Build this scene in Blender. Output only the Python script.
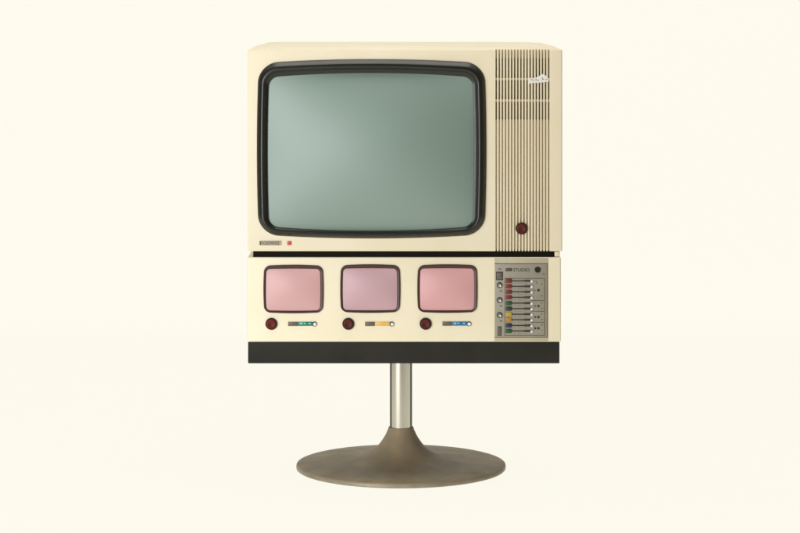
import bpy, bmesh, math, random
from mathutils import Vector, Matrix

# ------------------------------------------------------------------ camera, world, lamps, exposure
for o in list(bpy.data.objects):
    bpy.data.objects.remove(o)
SC = bpy.context.scene
COL = SC.collection
random.seed(7)

S = 0.00225          # metres per photo unit on the front of the set (set is about 0.71 m wide)
D = 6.0              # metres from lens to the front of the set
HC = 1.183           # lens height
HORIZON = -39.0

cam_d = bpy.data.cameras.new("camera")
cam = bpy.data.objects.new("camera", cam_d)
COL.objects.link(cam)
cam.location = (0, -D, HC)
cam.rotation_euler = (math.radians(90), 0, 0)
cam_d.sensor_width = 36
cam_d.lens = 36 * D / (800 * S)
cam_d.shift_y = -(266.5 - HORIZON) / 800
cam_d.clip_end = 200
SC.camera = cam

SC.view_settings.view_transform = 'Standard'
SC.view_settings.look = 'None'
SC.view_settings.exposure = 0
SC.view_settings.gamma = 1

WORLD_BRIGHT = (1.322, 1.289, 1.148)
WORLD_DIM = (0.13, 0.124, 0.108)
w = bpy.data.worlds.new("World")
SC.world = w
w.use_nodes = True
nt = w.node_tree
nt.nodes.clear()


def wn(t, **kw):
    n = nt.nodes.new(t)
    for k, v in kw.items():
        setattr(n, k, v)
    return n


# invented surround, shaped for its light: bright cream above, below and behind the sweep; dim at the sides and behind the photographer
tc = wn('ShaderNodeTexCoord')
sep = wn('ShaderNodeSeparateXYZ')
nt.links.new(tc.outputs['Generated'], sep.inputs[0])


def smooth_range(src, a0, a1):
    n = wn('ShaderNodeMapRange', interpolation_type='SMOOTHSTEP')
    n.inputs['From Min'].default_value = a0
    n.inputs['From Max'].default_value = a1
    nt.links.new(src, n.inputs['Value'])
    return n.outputs[0]


def combine(op, p, q):
    n = wn('ShaderNodeMath', operation=op)
    nt.links.new(p, n.inputs[0])
    nt.links.new(q, n.inputs[1])
    return n.outputs[0]


ab = wn('ShaderNodeMath', operation='ABSOLUTE')
nt.links.new(sep.outputs['X'], ab.inputs[0])
front = combine('MULTIPLY', smooth_range(sep.outputs['Y'], -0.02, -0.25), smooth_range(sep.outputs['Z'], -0.32, -0.20))
side = smooth_range(ab.outputs[0], 0.55, 0.80)
mix = wn('ShaderNodeMix', data_type='RGBA')
nt.links.new(combine('MAXIMUM', front, side), mix.inputs[0])
mix.inputs[6].default_value = (*WORLD_BRIGHT, 1)
mix.inputs[7].default_value = (*WORLD_DIM, 1)
bg = wn('ShaderNodeBackground')
nt.links.new(mix.outputs[2], bg.inputs['Color'])
bg.inputs['Strength'].default_value = 1.0
out = wn('ShaderNodeOutputWorld')
nt.links.new(bg.outputs[0], out.inputs['Surface'])


def area(name, loc, target, size, power, col):
    d = bpy.data.lights.new(name, 'AREA')
    d.shape = 'RECTANGLE'
    d.size, d.size_y = size
    d.energy = power
    d.color = col
    o = bpy.data.objects.new(name, d)
    COL.objects.link(o)
    o.location = loc
    o.rotation_euler = (Vector(target) - Vector(loc)).to_track_quat('-Z', 'Y').to_euler()
    return o


area("key_softbox", (-1.55, -2.30, 0.85), (0.0, 0, 0.66), (1.9, 1.7), 62, (1.0, 1.02, 1.09))
area("top_softbox", (0.0, -0.25, 2.6), (0.0, 0.05, 0.7), (1.6, 0.9), 16, (1.0, 0.98, 0.92))


# ------------------------------------------------------------------ helpers
def X(px, y=0.0):
    return (px - 400) * S * (D + y) / D


def Z(py, y=0.0):
    return HC - (py - HORIZON) * S * (D + y) / D


def mat(name, col, rough=0.45, metal=0.0, var=0.06, vscale=6.0, bump=0.0, bscale=60.0, coat=0.0, spec=0.5,
        col2=None, rvar=0.08, edge=None, ior=1.5, crough=0.12):
    m = bpy.data.materials.new(name)
    m.use_nodes = True
    t = m.node_tree
    b = t.nodes['Principled BSDF']
    tcn = t.nodes.new('ShaderNodeTexCoord')
    nz = t.nodes.new('ShaderNodeTexNoise')
    nz.inputs['Scale'].default_value = vscale
    nz.inputs['Detail'].default_value = 7
    nz.inputs['Roughness'].default_value = 0.62
    t.links.new(tcn.outputs['Object'], nz.inputs['Vector'])
    rmp = t.nodes.new('ShaderNodeMapRange')
    rmp.inputs['From Min'].default_value = 0.3
    rmp.inputs['From Max'].default_value = 0.7
    t.links.new(nz.outputs['Fac'], rmp.inputs['Value'])
    mx = t.nodes.new('ShaderNodeMix')
    mx.data_type = 'RGBA'
    c2 = col2 if col2 else tuple(c * (1 - var * 2) for c in col)
    mx.inputs[6].default_value = (*col, 1)
    mx.inputs[7].default_value = (*c2, 1)
    t.links.new(rmp.outputs[0], mx.inputs[0])
    t.links.new(mx.outputs[2], b.inputs['Base Color'])
    rr = t.nodes.new('ShaderNodeMapRange')
    rr.inputs['To Min'].default_value = max(0.02, rough - rvar)
    rr.inputs['To Max'].default_value = min(1, rough + rvar)
    t.links.new(nz.outputs['Fac'], rr.inputs['Value'])
    t.links.new(rr.outputs[0], b.inputs['Roughness'])
    b.inputs['Metallic'].default_value = metal
    b.inputs['Specular IOR Level'].default_value = spec
    b.inputs['Coat Weight'].default_value = coat
    b.inputs['Coat Roughness'].default_value = crough
    b.inputs['IOR'].default_value = ior
    if edge:
        b.inputs['Specular Tint'].default_value = (*edge, 1)
    if bump:
        n2 = t.nodes.new('ShaderNodeTexNoise')
        n2.inputs['Scale'].default_value = bscale
        n2.inputs['Detail'].default_value = 5
        t.links.new(tcn.outputs['Object'], n2.inputs['Vector'])
        bp = t.nodes.new('ShaderNodeBump')
        bp.inputs['Strength'].default_value = bump
        bp.inputs['Distance'].default_value = 0.002
        t.links.new(n2.outputs['Fac'], bp.inputs['Height'])
        t.links.new(bp.outputs[0], b.inputs['Normal'])
    return m


M = dict(
    pale=mat('pale_cream_lacquer', (0.875, 0.785, 0.56), 0.42, var=0.02, vscale=5, bump=0.05, bscale=35,
             col2=(0.83, 0.735, 0.50)),
    cream=mat('cream_lacquer', (0.79, 0.708, 0.512), 0.42, var=0.02, vscale=5, bump=0.05, bscale=35,
              col2=(0.755, 0.655, 0.445)),
    dark=mat('dark_plinth', (0.024, 0.0225, 0.0165), 0.6, spec=0.22, var=0.15, vscale=9, bump=0.08, bscale=180),
    black=mat('black_gap', (0.008, 0.0055, 0.003), 0.7, spec=0.1, var=0.1),
    bezel=mat('olive_black_plastic', (0.0135, 0.0130, 0.0075), 0.28, spec=0.46, var=0.12, vscale=14, bump=0.05, bscale=200),
    maroon=mat('maroon_plastic', (0.062, 0.020, 0.014), 0.40, var=0.15, vscale=20),
    glass=mat('grey_green_picture_tube', (0.128, 0.207, 0.151), 0.60, var=0.02, vscale=3, coat=0.2, crough=0.5, rvar=0.02, ior=2.35),
    pink=mat('pink_picture_tube', (0.64, 0.365, 0.345), 0.50, var=0.02, vscale=9, coat=0.3, crough=0.3, rvar=0.02),
    mauve=mat('mauve_picture_tube', (0.545, 0.340, 0.350), 0.50, var=0.02, vscale=9, coat=0.3, crough=0.3, rvar=0.02),
    rose=mat('rose_picture_tube', (0.66, 0.340, 0.325), 0.50, var=0.02, vscale=9, coat=0.3, crough=0.3, rvar=0.02),
    red=mat('dark_red_button', (0.155, 0.012, 0.004), 0.5, spec=0.25, var=0.15, vscale=90),
    oxred=mat('oxblood_button', (0.105, 0.014, 0.006), 0.5, spec=0.25, var=0.15, vscale=90),
    ring=mat('black_ring', (0.018, 0.010, 0.007), 0.4),
    panel=mat('grey_control_plate', (0.335, 0.302, 0.225), 0.42, 0.0, var=0.07, vscale=40, bump=0.06, bscale=300),
    panel_rim=mat('beige_plate_rim', (0.53, 0.465, 0.315), 0.5, spec=0.3, var=0.06, vscale=30),
    ink=mat('dark_ink', (0.030, 0.024, 0.018), 0.6),
    greyink=mat('grey_ink', (0.075, 0.052, 0.032), 0.6),
    white=mat('white_plastic', (0.86, 0.84, 0.78), 0.35, var=0.03),
    lamp_red=mat('red_square', (0.60, 0.075, 0.035), 0.4, var=0.1, vscale=300),
    key_red=mat('red_slider_cap', (0.19, 0.026, 0.017), 0.4, var=0.1, vscale=200),
    key_green=mat('green_slider_cap', (0.020, 0.085, 0.030), 0.4, var=0.1, vscale=200),
    key_dgreen=mat('dark_slider_cap', (0.028, 0.045, 0.028), 0.4, var=0.1, vscale=200),
    key_yellow=mat('yellow_slider_cap', (0.52, 0.36, 0.035), 0.4, var=0.1, vscale=200),
    key_orange=mat('orange_slider_cap', (0.50, 0.23, 0.030), 0.4, var=0.1, vscale=200),
    key_blue=mat('navy_slider_cap', (0.022, 0.030, 0.055), 0.4, var=0.1, vscale=200),
    strip_grey=mat('grey_brown_strip', (0.155, 0.125, 0.085), 0.45, var=0.15, vscale=150),
    strip_green=mat('green_strip', (0.035, 0.30, 0.17), 0.35, vscale=160, col2=(0.012, 0.13, 0.075)),
    strip_yellow=mat('yellow_strip', (0.80, 0.50, 0.13), 0.35, vscale=160, col2=(0.70, 0.40, 0.09)),
    strip_blue=mat('blue_strip', (0.05, 0.27, 0.46), 0.35, vscale=160, col2=(0.012, 0.07, 0.17)),
    pale_mark=mat('pale_strip_mark', (0.50, 0.62, 0.58), 0.5),
    amber_mark=mat('amber_strip_mark', (0.85, 0.62, 0.28), 0.5),
    block=mat('brown_block', (0.10, 0.062, 0.042), 0.5),
    faded=mat('faded_print', (0.27, 0.25, 0.22), 0.7),
    steel=mat('brushed_steel', (0.60, 0.575, 0.48), 0.28, 1.0, var=0.01, vscale=12, rvar=0.015),
    edge_reflect=mat('dark_edge_reflection', (0.072, 0.055, 0.032), 0.45, 0.3, vscale=18, col2=(0.10, 0.095, 0.065)),  # colour of the dark reflections along the pole's edges
    bronze=mat('brown_cast_metal', (0.350, 0.258, 0.145), 0.52, 0.0, spec=0.2, vscale=19, bump=0.16, bscale=80,
               col2=(0.255, 0.212, 0.138), rvar=0.14),
    rim=mat('pale_worn_rim', (0.33, 0.285, 0.19), 0.5, 0.2, var=0.15, vscale=25),
    paper=mat('torn_paper', (0.82, 0.79, 0.70), 0.8, vscale=60, col2=(0.66, 0.63, 0.55), bump=0.3, bscale=250),
)


def new_mesh(name, bm, m, parent, label=None, sharp=38):
    if isinstance(m, str):
        m = [m]
    bm.normal_update()
    for f in bm.faces:
        f.smooth = True
    lim = math.radians(sharp)
    for e in bm.edges:
        if len(e.link_faces) == 2:
            e.smooth = e.calc_face_angle(0) < lim
        else:
            e.smooth = False
    org = ROOT.location
    # a part's own origin sits at the middle of its shape
    c = Vector((0, 0, 0))
    if bm.verts:
        lo = Vector([min(v.co[i] for v in bm.verts) for i in range(3)])
        hi = Vector([max(v.co[i] for v in bm.verts) for i in range(3)])
        c = (lo + hi) / 2
    bmesh.ops.translate(bm, verts=bm.verts, vec=-c)
    me = bpy.data.meshes.new(name)
    bm.to_mesh(me)
    bm.free()
    for k in m:
        me.materials.append(M[k])
    o = bpy.data.objects.new(name, me)
    COL.objects.link(o)
    if parent is None:
        o.location = c
    else:
        base = WORLD.get(parent.name, org)
        o.parent = parent
        o.location = c - base
    WORLD[o.name] = c
    if label:
        o['label'] = label
    return o


WORLD = {}


def loft(bm, rings, cap0=True, cap1=True, closed=True, mi=0, centre=None):
    vs = [[bm.verts.new(p) for p in r] for r in rings]
    n = len(vs[0])
    for a, b in zip(vs[:-1], vs[1:]):
        for i in range(n if closed else n - 1):
            j = (i + 1) % n
            q = [a[i], a[j], b[j], b[i]]
            try:
                f = bm.faces.new(q)
                f.material_index = mi
            except ValueError:
                pass
    if cap0:
        f = bm.faces.new(list(reversed(vs[0])))
        f.material_index = mi
    if cap1:
        if centre is not None:
            c = bm.verts.new(centre)
            for i in range(n):
                f = bm.faces.new([vs[-1][i], vs[-1][(i + 1) % n], c])
                f.material_index = mi
        else:
            f = bm.faces.new(vs[-1])
            f.material_index = mi
    return vs


def finish(bm):
    bmesh.ops.remove_doubles(bm, verts=bm.verts, dist=1e-6)
    bmesh.ops.recalc_face_normals(bm, faces=bm.faces)
    return bm


def box(bm, x0, x1, y0, y1, z0, z1, bev=0.0, mi=0, seg=2):
    g = bmesh.ops.create_cube(bm, size=1)
    for v in g['verts']:
        v.co = Vector((x0 + (v.co.x + .5) * (x1 - x0), y0 + (v.co.y + .5) * (y1 - y0), z0 + (v.co.z + .5) * (z1 - z0)))
    fs = set(f for v in g['verts'] for f in v.link_faces)
    for f in fs:
        f.material_index = mi
    if bev:
        es = list(set(e for v in g['verts'] for e in v.link_edges))
        r = bmesh.ops.bevel(bm, geom=es, offset=bev, segments=seg, profile=0.5, affect='EDGES')
        for f in r['faces']:
            f.material_index = mi
    return bm


def pbox(bm, px0, px1, py0, py1, yf, yb, bev=0.0, mi=0):
    """a block seen from the front: sides in photo units, front at yf, back at yb"""
    return box(bm, X(px0, yf), X(px1, yf), yf, yb, Z(py1, yf), Z(py0, yf), bev, mi)


def disc(bm, px, py, prof, seg=40, mi=0):
    """turned piece facing the viewer; prof = (radius in photo units, y) from back to front"""
    cx, cz = X(px), Z(py)
    rings = []
    for r, y in prof:
        rr = max(r, 0.001) * S
        rings.append([(cx + rr * math.cos(a), y, cz + rr * math.sin(a))
                      for a in [2 * math.pi * i / seg for i in range(seg)]])
    loft(bm, rings, mi=mi)
    return bm


def barrel(a, b, r, kx, ky, n=14, m=22):
    """rounded rectangle with bulging sides, in photo units round (0, 0)"""
    pts = []
    cor = [(a - r, b - r, 0), (-a + r, b - r, 90), (-a + r, -b + r, 180), (a - r, -b + r, 270)]
    for k, (cx, cy, a0) in enumerate(cor):
        for i in range(n + 1):
            t = math.radians(a0 + 90 * i / n)
            pts.append((cx + r * math.cos(t), cy + r * math.sin(t)))
        nx, ny, na = cor[(k + 1) % 4]
        e = (nx + r * math.cos(math.radians(na)), ny + r * math.sin(math.radians(na)))
        s = pts[-1]
        for i in range(1, m):
            t = i / m
            pts.append((s[0] + (e[0] - s[0]) * t, s[1] + (e[1] - s[1]) * t))
    return [(x * (1 - kx * (y / b) ** 2), y * (1 - ky * (x / a) ** 2)) for x, y in pts]


def ring_at(c, sh, y):
    return [(X(c[0] + x, y), y, Z(c[1] - v, y)) for x, v in sh]


def lerp_shape(s0, c0, s1, c1, t):
    return [((c0[0] + p[0]) * (1 - t) + (c1[0] + q[0]) * t, (c0[1] - p[1]) * (1 - t) + (c1[1] - q[1]) * t)
            for p, q in zip(s0, s1)]


def abs_ring(pts, y):
    return [(X(px, y), y, Z(py, y)) for px, py in pts]


# ------------------------------------------------------------------ the sweep the set stands on
def sheet_material():
    m = bpy.data.materials.new('backlit_cream_sheet')
    m.use_nodes = True
    t = m.node_tree
    t.nodes.clear()
    tr = t.nodes.new('ShaderNodeBsdfTranslucent')
    tr.inputs['Color'].default_value = (0.94, 0.94, 0.94, 1)
    df = t.nodes.new('ShaderNodeBsdfDiffuse')
    df.inputs['Color'].default_value = (0.9, 0.89, 0.84, 1)
    mx = t.nodes.new('ShaderNodeMixShader')
    mx.inputs[0].default_value = 0.03
    t.links.new(tr.outputs[0], mx.inputs[1])
    t.links.new(df.outputs[0], mx.inputs[2])
    o = t.nodes.new('ShaderNodeOutputMaterial')
    t.links.new(mx.outputs[0], o.inputs['Surface'])
    return m


M['sheet'] = sheet_material()
YC = 0.22
ROOT = bpy.data.objects.new('television', None)
COL.objects.link(ROOT)
ROOT.location = (X(401, YC), YC, 0)
ROOT.empty_display_size = 0.2
WORLD['television'] = Vector(ROOT.location)
ROOT['label'] = 'cream retro television with one big screen and three small pink screens on a metal pedestal'
ROOT['category'] = 'television'

bm = bmesh.new()
prof = [(-1.4, 0.0), (-0.5, 0.0), (0.5, 0.0), (2.4, 0.0)]
for i in range(1, 17):
    a = math.radians(90 * i / 16)
    prof.append((2.4 + 1.2 * math.sin(a), 1.2 - 1.2 * math.cos(a)))
prof += [(3.6, 2.5), (3.6, 4.5)]
loft(bm, [[(x, y, z) for y, z in prof] for x in (-2.6, -1.3, 0, 1.3, 2.6)], cap0=False, cap1=False, closed=False)
sweep = new_mesh('added_backdrop_sheet', bm, 'sheet', None, sharp=60)  # added translucent sheet, lit through by the world so hardly any shadow shows
sweep['kind'] = 'structure'
sweep['label'] = 'added plain seamless cream backlit translucent backdrop under and behind the television'

# ------------------------------------------------------------------ upper cabinet with its slotted right side
GX = [496.3 + i * (548.7 - 496.3) / 17 for i in range(18)]


def cab_outline(x0, x1, depth, slots=None, back_in=0.02, r_front=0.0035, r_left=0.04, r_right=0.10):
    """plan of the cabinet, counter-clockwise from the front left, slots cut into the front"""
    a, b = X(x0), X(x1)
    p = []
    n = 5
    for i in range(n + 1):
        t = math.radians(180 + 90 * i / n)
        p.append((a + r_front + r_front * math.cos(t), r_front + r_front * math.sin(t)))
    if slots:
        dep, wt, wb = slots
        for g in GX:
            p += [(X(g - wt / 2), 0), (X(g - wb / 2), dep), (X(g + wb / 2), dep), (X(g + wt / 2), 0)]
    for i in range(n + 1):
        t = math.radians(270 + 90 * i / n)
        p.append((b - r_front + r_front * math.cos(t), r_front + r_front * math.sin(t)))
    p.append((b - back_in * 0.25, depth * 0.45))
    for i in range(9):
        t = math.radians(90 * i / 8)
        p.append((b - back_in - r_right + r_right * math.cos(t), depth - r_right + r_right * math.sin(t)))
    for i in range(9):
        t = math.radians(90 + 90 * i / 8)
        p.append((a + back_in + r_left + r_left * math.cos(t), depth - r_left + r_left * math.sin(t)))
    p.append((a + back_in * 0.25, depth * 0.45))
    return p


def inset_ring(pl, z, d):
    xs = [q[0] for q in pl]
    ys = [q[1] for q in pl]
    lo, hi, y0, y1 = min(xs) + d, max(xs) - d, min(ys) + d, max(ys) - d
    return [(min(max(x, lo), hi), min(max(y, y0), y1), z) for x, y in pl]


bm = bmesh.new()
bands = [(49.6, 58.5, (0.0095, 1.65, 1.1)), (58.5, 78.2, (0.016, 1.65, 1.1)), (78.2, 80.2, (0.0044, 1.6, 1.0)),
         (80.2, 99.6, (0.016, 1.65, 1.1)), (99.6, 101.8, (0.0044, 1.6, 1.0)), (101.8, 119.6, (0.016, 1.65, 1.1)),
         (119.6, 251.3, (0.0072, 1.62, 1.05))]
for k, (r0, r1, sl) in enumerate(bands):
    pl = cab_outline(247.8, 562.3, 0.56, sl)
    zt, zb = Z(r0), Z(r1)
    rings = []
    if k == len(bands) - 1:
        for d, dz in ((0.0022, 0.0), (0.0010, 0.0006), (0.0003, 0.0014), (0, 0.0024)):
            rings.append(inset_ring(pl, zb + dz, d))
    else:
        rings.append(inset_ring(pl, zb, 0))
    if k == 0:
        for d, dz in ((0, 0.0030), (0.0004, 0.0018), (0.0012, 0.0008), (0.0028, 0.0)):
            rings.append(inset_ring(pl, zt - dz, d))
    else:
        rings.append(inset_ring(pl, zt, 0))
    loft(bm, rings)
bmesh.ops.recalc_face_normals(bm, faces=bm.faces)
upper = new_mesh('upper_cabinet', bm, 'cream', ROOT)


# ------------------------------------------------------------------ picture tubes
def picture_tube(name, c_out, sh_out, c_in, sh_in, prof_, edge_y, bulge, m_bezel, m_glass, label):
    """prof_ = (blend from outer outline to inner outline, y) from the cabinet face over the crest to the glass"""
    bm = bmesh.new()
    NR = 22
    rings = []
    ax, az = max(x for x, v in sh_in) * 1.02, max(v for x, v in sh_in) * 1.02

    def face_y(x, v):
        return edge_y - bulge * max(0, 1 - (x / ax) ** 2) * max(0, 1 - (v / az) ** 2)
    for i in range(NR):
        s = 1.02 * (1 - i / NR)
        row = []
        for x, v in sh_in:
            y = face_y(x * s, v * s)
            row.append((X(c_in[0] + x * s, y), y, Z(c_in[1] - v * s, y)))
        rings.append(row)
    loft(bm, rings, cap0=False, centre=(X(c_in[0], edge_y - bulge), edge_y - bulge, Z(c_in[1], edge_y - bulge)))
    bmesh.ops.recalc_face_normals(bm, faces=bm.faces)
    scr = new_mesh(name, bm, m_glass, ROOT, label, sharp=80)
    bm = bmesh.new()
    loft(bm, [abs_ring(lerp_shape(sh_out, c_out, sh_in, c_in, t), y) for t, y in prof_], cap0=False, cap1=False)
    bmesh.ops.recalc_face_normals(bm, faces=bm.faces)
    new_mesh('bezel', bm, m_bezel, scr, sharp=50)
    return scr


sh_o = barrel(114.8, 89.6, 20, 0.016, 0.045)
sh_i = barrel(103.0, 78.6, 9.5, 0.013, 0.055)
picture_tube('main_screen', (371.6, 148.9), sh_o, (370.8, 152.0), sh_i,
             [(0.0, 0.002), (0.0, -0.0022), (0.05, -0.0040), (0.13, -0.0066), (0.22, -0.0096), (0.31, -0.0122), (0.39, -0.0136), (0.47, -0.0139),
              (0.57, -0.0138), (0.61, -0.0130), (0.65, -0.0105), (0.71, -0.0080), (0.88, -0.0060), (0.97, -0.0048), (1.0, 0.0008)],
             -0.0012, 0.042, 'bezel', 'glass', 'large grey green screen in a black bezel')

sm_o = barrel(30.2, 24.4, 6.2, 0.030, 0.045, n=10, m=12)
sm_i = barrel(27.1, 20.9, 3.4, 0.020, 0.022, n=10, m=12)
for cx, cy, g, lab in ((293.5, 289.0, 'pink', 'small pale pink screen at the left'),
                       (370.3, 288.6, 'mauve', 'small greyish mauve screen in the middle'),
                       (447.4, 288.6, 'rose', 'small rose pink screen beside the slider panel')):
    picture_tube('small_screen', (cx, cy), sm_o, (cx - 0.4, cy + 0.7), sm_i,
                 [(0.0, 0.002), (0.0, -0.0015), (0.08, -0.003), (0.2, -0.0038), (0.38, -0.0038), (0.55, -0.003),
                  (0.78, -0.0026), (0.95, -0.0018), (1.0, 0.0006)],
                 -0.0010, 0.0085, 'maroon', g, lab)

# ------------------------------------------------------------------ gap, lower cabinet, plinth
bm = bmesh.new()
pbox(bm, 253.2, 553.6, 250.6, 257.9, 0.004, 0.42)
new_mesh('gap_strip', bm, 'black', ROOT)
bm = bmesh.new()
pbox(bm, 554.6, 560.0, 251.8, 256.6, 0.003, 0.06, 0.0008)
new_mesh('spacer_block', bm, 'cream', ROOT)

bm = bmesh.new()
pl = cab_outline(246.9, 561.0, 0.50, None, back_in=0.015)
loft(bm, [inset_ring(pl, Z(341.8), 0.0015), inset_ring(pl, Z(341.8) + 0.0015, 0)] +
     [inset_ring(pl, Z(257.3) - dz, d) for d, dz in ((0, 0.0024), (0.0004, 0.0014), (0.0010, 0.0006), (0.0024, 0.0))])
finish(bm)
lower = new_mesh('lower_cabinet', bm, 'pale', ROOT)

bm = bmesh.new()
pl = [(x, y + 0.002) for x, y in cab_outline(247.9, 559.6, 0.46, None, back_in=0.015, r_front=0.002)]
zb, zt = Z(363.6), Z(341.2)
loft(bm, [inset_ring(pl, zb, 0.0018), inset_ring(pl, zb + 0.0005, 0.0006), inset_ring(pl, zb + 0.0018, 0),
          inset_ring(pl, zt - 0.0030, 0), inset_ring(pl, zt - 0.0030, 0.004), inset_ring(pl, zt, 0.004)])
finish(bm)
new_mesh('plinth', bm, 'dark', ROOT)

# ------------------------------------------------------------------ red push buttons
def push_button(px, py, r, m, label):
    bm = bmesh.new()
    disc(bm, px, py, [(r * 0.80, 0.0), (r * 0.80, -0.0050), (r * 0.74, -0.0062), (r * 0.60, -0.0066), (r * 0.55, -0.0060),
                      (r * 0.1, -0.0056)])
    finish(bm)
    b = new_mesh('push_button', bm, m, ROOT, label)
    bm = bmesh.new()
    seg = 40
    cx, cz = X(px), Z(py)
    rings = []
    for rr, y in [(r, 0.001), (r, -0.0030), (r * 0.95, -0.0042), (r * 0.86, -0.0042), (r * 0.80, -0.003), (r * 0.80, 0.001)]:
        rings.append([(cx + rr * S * math.cos(2 * math.pi * i / seg), y, cz + rr * S * math.sin(2 * math.pi * i / seg))
                      for i in range(seg)])
    loft(bm, rings, cap0=False, cap1=False)
    finish(bm)
    new_mesh('collar', bm, 'ring', b)


push_button(521.6, 228.4, 6.0, 'oxred', 'oxblood round button low on the slotted front')
push_button(271.4, 323.7, 6.0, 'red', 'dark red round button under the pale pink screen')
push_button(348.3, 323.7, 6.0, 'oxred', 'dark red round button under the mauve screen')
push_button(425.6, 323.6, 6.0, 'oxred', 'dark red round button under the rose pink screen')


# ------------------------------------------------------------------ short coloured slide controls
def slide_control(x0, xs, xe, xd, y, m, label):
    bm = bmesh.new()
    pbox(bm, x0, xs, y - 2.1, y + 2.1, -0.0022, 0.001, 0.0007)
    s = new_mesh('slide_control', bm, 'strip_grey', ROOT, label)
    bm = bmesh.new()
    pbox(bm, xs, xe, y - 2.2, y + 2.0, -0.0018, 0.001, 0.0006)
    new_mesh('colour_strip', bm, m, s)
    bm = bmesh.new()
    L = xe - xs
    for u, ww in ((0.14, 0.16), (0.40, 0.10), (0.72, 0.14)):
        pbox(bm, xs + L * u, xs + L * (u + ww), y - 1.0, y + 0.1, -0.0020, -0.0015)
    new_mesh('strip_marks', bm, 'pale_mark' if m != 'strip_yellow' else 'amber_mark', s)  # small lighter marks along the coloured strip
    bm = bmesh.new()
    disc(bm, xd - 0.4, y, [(2.5, 0.001), (2.5, -0.0012), (2.2, -0.0016)], seg=24)
    finish(bm)
    new_mesh('knob_socket', bm, 'ink', s)
    bm = bmesh.new()
    disc(bm, xd, y + 0.15, [(1.65, -0.0012), (1.7, -0.003), (1.4, -0.0042), (0.8, -0.0049), (0.1, -0.0051)], seg=24)
    finish(bm)
    new_mesh('slider_knob', bm, 'white', s)


slide_control(288.0, 298.0, 312.6, 315.0, 323.9, 'strip_green', 'short slide control with a green strip')
slide_control(365.0, 374.8, 389.6, 392.2, 323.9, 'strip_yellow', 'short slide control with a yellow strip')
slide_control(442.4, 451.8, 467.0, 469.3, 323.7, 'strip_blue', 'short slide control with a blue strip')


# ------------------------------------------------------------------ lettering
def text_bm(body, px, py, h, wpx, y, mi=0):
    """flat raised lettering; left end px, centre row py, letter height h, fitted to width wpx"""
    cu = bpy.data.curves.new('lettering', 'FONT')
    cu.body = body
    cu.size = 1
    cu.extrude = 0.02
    ob = bpy.data.objects.new('lettering', cu)
    COL.objects.link(ob)
    dg = bpy.context.evaluated_depsgraph_get()
    me = bpy.data.meshes.new_from_object(ob.evaluated_get(dg))
    bm = bmesh.new()
    bm.from_mesh(me)
    bpy.data.objects.remove(ob)
    bpy.data.curves.remove(cu)
    bpy.data.meshes.remove(me)
    lo = Vector([min(v.co[i] for v in bm.verts) for i in range(3)])
    hi = Vector([max(v.co[i] for v in bm.verts) for i in range(3)])
    for v in bm.verts:
        u = (v.co.x - lo.x) / (hi.x - lo.x)
        t = (v.co.y - lo.y) / (hi.y - lo.y)
        k = (v.co.z - lo.z) / (hi.z - lo.z)
        v.co = Vector((X(px + u * wpx), y - 0.0005 * k, Z(py + h / 2 - t * h)))
    bmesh.ops.recalc_face_normals(bm, faces=bm.faces)
    return bm


def frame_lines(bm, rects, y, th=0.35):
    for (a, b, c, d) in rects:
        pbox(bm, a, b, c, d, y, y + 0.0012)
    return bm


bm = bmesh.new()
pbox(bm, 258.8, 281.4, 241.0, 245.2, -0.0012, 0.001, 0.0005)
badge = new_mesh('maker_badge', bm, 'panel_rim', ROOT)
bm = text_bm('NORDMENDE', 261.6, 243.1, 2.5, 17.6, -0.0011)
new_mesh('lettering', bm, 'ink', badge)
bm = bmesh.new()
pbox(bm, 259.9, 261.0, 241.2, 245.1, -0.0017, -0.0008)
pbox(bm, 261.0, 280.6, 244.75, 245.1, -0.0017, -0.0008)
pbox(bm, 261.0, 280.6, 241.15, 241.5, -0.0017, -0.0008)
new_mesh('badge_outline', bm, 'greyink', badge)
bm = bmesh.new()
pbox(bm, 287.2, 291.4, 241.3, 245.2, -0.0018, 0.001, 0.0006)
new_mesh('red_emblem', bm, 'lamp_red', ROOT)

# ------------------------------------------------------------------ control panel
bm = bmesh.new()
pbox(bm, 494.4, 548.2, 258.1, 341.2, -0.0010, 0.002, 0.0006)
panel = new_mesh('control_panel', bm, 'panel_rim', ROOT, 'grey panel of ten coloured sliders')
bm = bmesh.new()
pbox(bm, 495.0, 546.3, 264.3, 336.6, -0.0024, 0.000, 0.0006)
new_mesh('face_plate', bm, 'panel', panel)
bm = bmesh.new()
frame_lines(bm, [(494.5, 547.9, 263.3, 263.9), (547.0, 547.7, 263.9, 337.2), (494.5, 547.0, 336.9, 337.5)], -0.0014)
frame_lines(bm, [(505.0, 544.9, 278.1, 278.6), (544.3, 544.9, 278.6, 335.8), (505.0, 544.3, 335.3, 335.8),
                 (504.6, 505.0, 278.1, 335.8)], -0.0028)
frame_lines(bm, [(531.0, 544.3, r - 0.25, r + 0.25) for r in (300.5, 311.3, 322.3)], -0.0028)
for px, py, ww in ((498, 269, 3.6), (536.2, 283, 1.6), (541, 284, 1.4), (541.3, 296, 1.3), (541.3, 303, 1.2), (541.3, 308.5, 1.2),
                   (541.3, 314, 1.2), (541.3, 319.5, 1.2), (541.3, 325, 1.2), (541.3, 330, 1.2), (542.5, 274, 2.2),
                   (535.5, 281.2, 1.2), (499.8, 291, 2.6), (499.8, 306, 2.4), (499.8, 321, 2.4)):
    pbox(bm, px, px + ww, py - 0.4, py + 0.4, -0.0027, -0.0018)
for k in range(10):
    for tx in (514.5, 518.0, 520.0, 522.0, 525.5):
        pbox(bm, tx, tx + 0.35, 282.6 + 5.57 * k, 283.7 + 5.57 * k, -0.0027, -0.0018)
new_mesh('line_print', bm, 'greyink', panel)
bm = bmesh.new()
pbox(bm, 505.6, 512.0, 268.0, 271.4, -0.0028, -0.0020, 0.0002)
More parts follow.
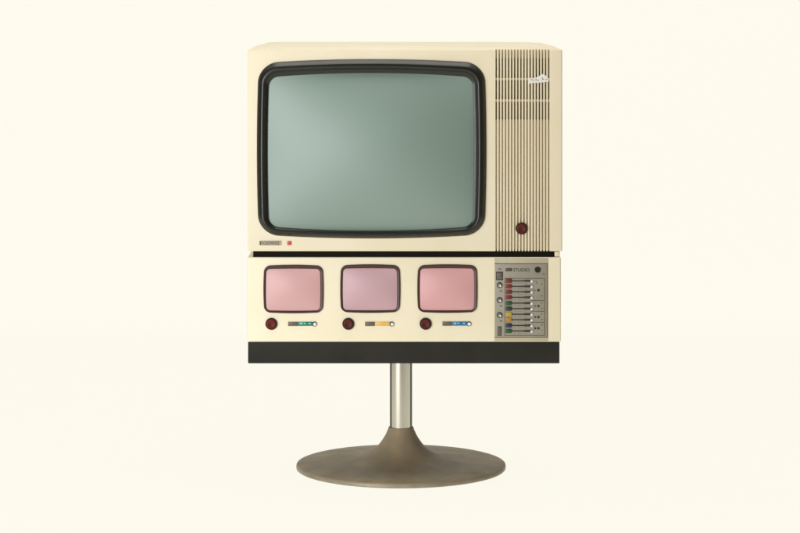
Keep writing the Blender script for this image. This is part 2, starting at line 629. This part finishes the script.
new_mesh('title_block', bm, 'block', panel)
bm = text_bm('STUDIO', 513.0, 269.7, 3.3, 16.4, -0.0024)
new_mesh('lettering', bm, 'ink', panel)
bm = bmesh.new()
disc(bm, 537.6, 269.5, [(3.0, -0.002), (3.0, -0.0040), (2.6, -0.0048), (1.7, -0.0048), (1.5, -0.003), (0.1, -0.003)], seg=32)
finish(bm)
new_mesh('socket', bm, 'ring', panel)
bm = bmesh.new()
pbox(bm, 496.1, 503.0, 271.6, 280.2, -0.0030, -0.001, 0.0006, 0)
pbox(bm, 497.0, 502.1, 272.5, 279.3, -0.0046, -0.0028, 0.0007, 1)
new_mesh('square_button', bm, ['ink', 'strip_grey'], panel)
bm = bmesh.new()
pbox(bm, 497.6, 501.4, 326.3, 336.0, -0.0030, -0.001, 0.0004, 0)
pbox(bm, 498.5, 500.9, 327.2, 335.4, -0.0042, -0.0028, 0.0006, 1)
new_mesh('rocker_switch', bm, ['greyink', 'strip_grey'], panel)
for py in (284.9, 299.9, 314.9):
    bm = bmesh.new()
    disc(bm, 499.5, py, [(2.9, -0.002), (2.9, -0.0034), (2.4, -0.0038)], seg=28)
    disc(bm, 499.7, py + 0.2, [(1.9, -0.0037), (1.9, -0.0062), (1.4, -0.0068), (0.1, -0.0068)], seg=28, mi=1)
    finish(bm)
    new_mesh('knob', bm, ['ink', 'rim'], panel)
    bm = bmesh.new()
    disc(bm, 500.3, py + 0.7, [(0.95, -0.0067), (0.85, -0.0074), (0.1, -0.0076)], seg=16)  # white disc painted in as the highlight on the knob
    finish(bm)
    new_mesh('knob_highlight', bm, 'white', panel)
rows = (280.9, 286.4, 291.9, 297.4, 303.2, 308.7, 314.3, 319.8, 325.5, 331.1)
caps = ('key_red', 'key_red', 'key_red', 'key_red', 'key_green', 'key_dgreen', 'key_yellow', 'key_orange', 'key_blue', 'key_green')
CAPN = dict(key_red='red', key_green='green', key_dgreen='dark green', key_yellow='yellow', key_orange='orange', key_blue='navy')
for i, (py, cm) in enumerate(zip(rows, caps)):
    bm = bmesh.new()
    # cap at the left, tapered black rod, pale bead at the right end
    pbox(bm, 505.6, 511.6, py - 2.1, py + 2.1, -0.0052, -0.002, 0.0009, 0)
    pbox(bm, 511.6, 524.0, py - 0.55, py + 0.55, -0.0036, -0.002, 0.0003, 1)
    pbox(bm, 524.0, 530.6, py - 0.95, py + 0.95, -0.0040, -0.002, 0.0004, 1)
    disc(bm, 531.6, py + 0.25, [(1.25, -0.002), (1.3, -0.0045), (0.9, -0.0058), (0.1, -0.0061)], seg=18, mi=2)
    bmesh.ops.recalc_face_normals(bm, faces=bm.faces)
    new_mesh('slider', bm, [cm, 'ink', 'white'], panel, 'slider with a %s cap' % CAPN[cm])
for px, py, r in ((538.4, 290, 1.35), (538.4, 306, 1.25), (538.4, 317, 1.25), (538.4, 328.2, 1.25), (535.3, 317, 0.95),
                  (535.2, 328.2, 1.1), (534.6, 290, 0.6), (535.0, 306, 0.8)):
    bm = bmesh.new()
    disc(bm, px, py, [(r, -0.002), (r, -0.0030), (r * 0.5, -0.0032)], seg=16)
    finish(bm)
    new_mesh('jack_hole', bm, 'ink', panel)

# ------------------------------------------------------------------ torn paper sticker on the slots
pts = [(528.5, 78.2), (531, 77.9), (534, 78.2), (536.6, 77.4), (538.6, 76.6), (540, 75.2), (541.4, 74.4), (543.2, 74.0), (544.6, 75.0),
       (546.2, 75.8), (547.3, 77.4), (548.9, 78.6), (549.2, 80.2), (548.2, 81.8), (546, 82.0), (544, 82.6), (541, 82.3), (538, 83.2),
       (534, 82.8), (531, 83.7), (528.7, 83.4), (528.1, 81)]
bm = bmesh.new()
loft(bm, [abs_ring(pts, -0.0002), abs_ring(pts, -0.0007)])
finish(bm)
st = new_mesh('paper_sticker', bm, 'paper', ROOT, 'torn white paper sticker on the slotted front')
bm = bmesh.new()
for a, b, c, d in ((530.6, 532.2, 79.2, 79.9), (532.0, 534.0, 80.0, 80.7), (535.6, 536.7, 79.0, 80.4), (537.4, 539.2, 80.0, 80.6),
                   (542.0, 543.0, 77.6, 79.6), (542.6, 543.6, 79.0, 80.0), (545.0, 548.2, 79.4, 79.9)):
    pbox(bm, a, b, c, d, -0.0009, -0.0004)
new_mesh('worn_print', bm, 'faded', st)

# ------------------------------------------------------------------ pole and pedestal base
cx = ROOT.location.x


def lathe(bm, prof_, seg=128, cap0=True, cap1=True):
    rings = [[(cx + r * math.cos(2 * math.pi * i / seg), YC + r * math.sin(2 * math.pi * i / seg), z) for i in range(seg)]
             for r, z in prof_]
    loft(bm, rings, cap0, cap1)
    return finish(bm)


bm = bmesh.new()
lathe(bm, [(0.0256, 0.085), (0.0256, 0.15), (0.0256, 0.30)], 96)
pole = new_mesh('pole', bm, 'steel', ROOT)
for side in (0, 180):  # dark edge reflections of the tube, put in as thin strips
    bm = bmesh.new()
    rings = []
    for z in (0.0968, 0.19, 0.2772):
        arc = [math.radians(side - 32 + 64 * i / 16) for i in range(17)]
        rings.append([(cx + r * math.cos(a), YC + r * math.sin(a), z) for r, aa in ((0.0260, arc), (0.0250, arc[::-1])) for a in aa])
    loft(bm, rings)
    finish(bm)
    new_mesh('edge_reflection_strip', bm, 'edge_reflect', pole)

R = 0.2440
ctrl = [(R - 0.0005, 0.0105), (R - 0.006, 0.0126), (0.21, 0.0150), (0.17, 0.0178), (0.135, 0.0212), (0.105, 0.0262), (0.082, 0.0335),
        (0.066, 0.0425), (0.054, 0.0530), (0.0445, 0.0650), (0.0370, 0.0770), (0.0318, 0.0880), (0.0292, 0.0950)]


def smooth(c, n=5):
    outp = []
    for i in range(len(c) - 1):
        p0, p1, p2, p3 = c[max(i - 1, 0)], c[i], c[i + 1], c[min(i + 2, len(c) - 1)]
        for k in range(n):
            t = k / n
            outp.append(tuple(0.5 * (2 * p1[j] + (p2[j] - p0[j]) * t + (2 * p0[j] - 5 * p1[j] + 4 * p2[j] - p3[j]) * t * t +
                                     (3 * p1[j] - p0[j] - 3 * p2[j] + p3[j]) * t ** 3) for j in (0, 1)))
    outp.append(c[-1])
    return outp


bm = bmesh.new()
lathe(bm, [(R - 0.0005, 0.0100)] + smooth(ctrl) + [(0.0288, 0.0965), (0.0276, 0.0972), (0.0257, 0.0972)], 160)
base = new_mesh('pedestal_base', bm, 'bronze', ROOT, sharp=50)
bm = bmesh.new()
lathe(bm, [(R - 0.008, 0.0002), (R - 0.002, 0.0008), (R, 0.0025), (R + 0.0002, 0.0075), (R - 0.0012, 0.0098), (R - 0.006, 0.0099)], 160)
new_mesh('rim_band', bm, 'rim', base)
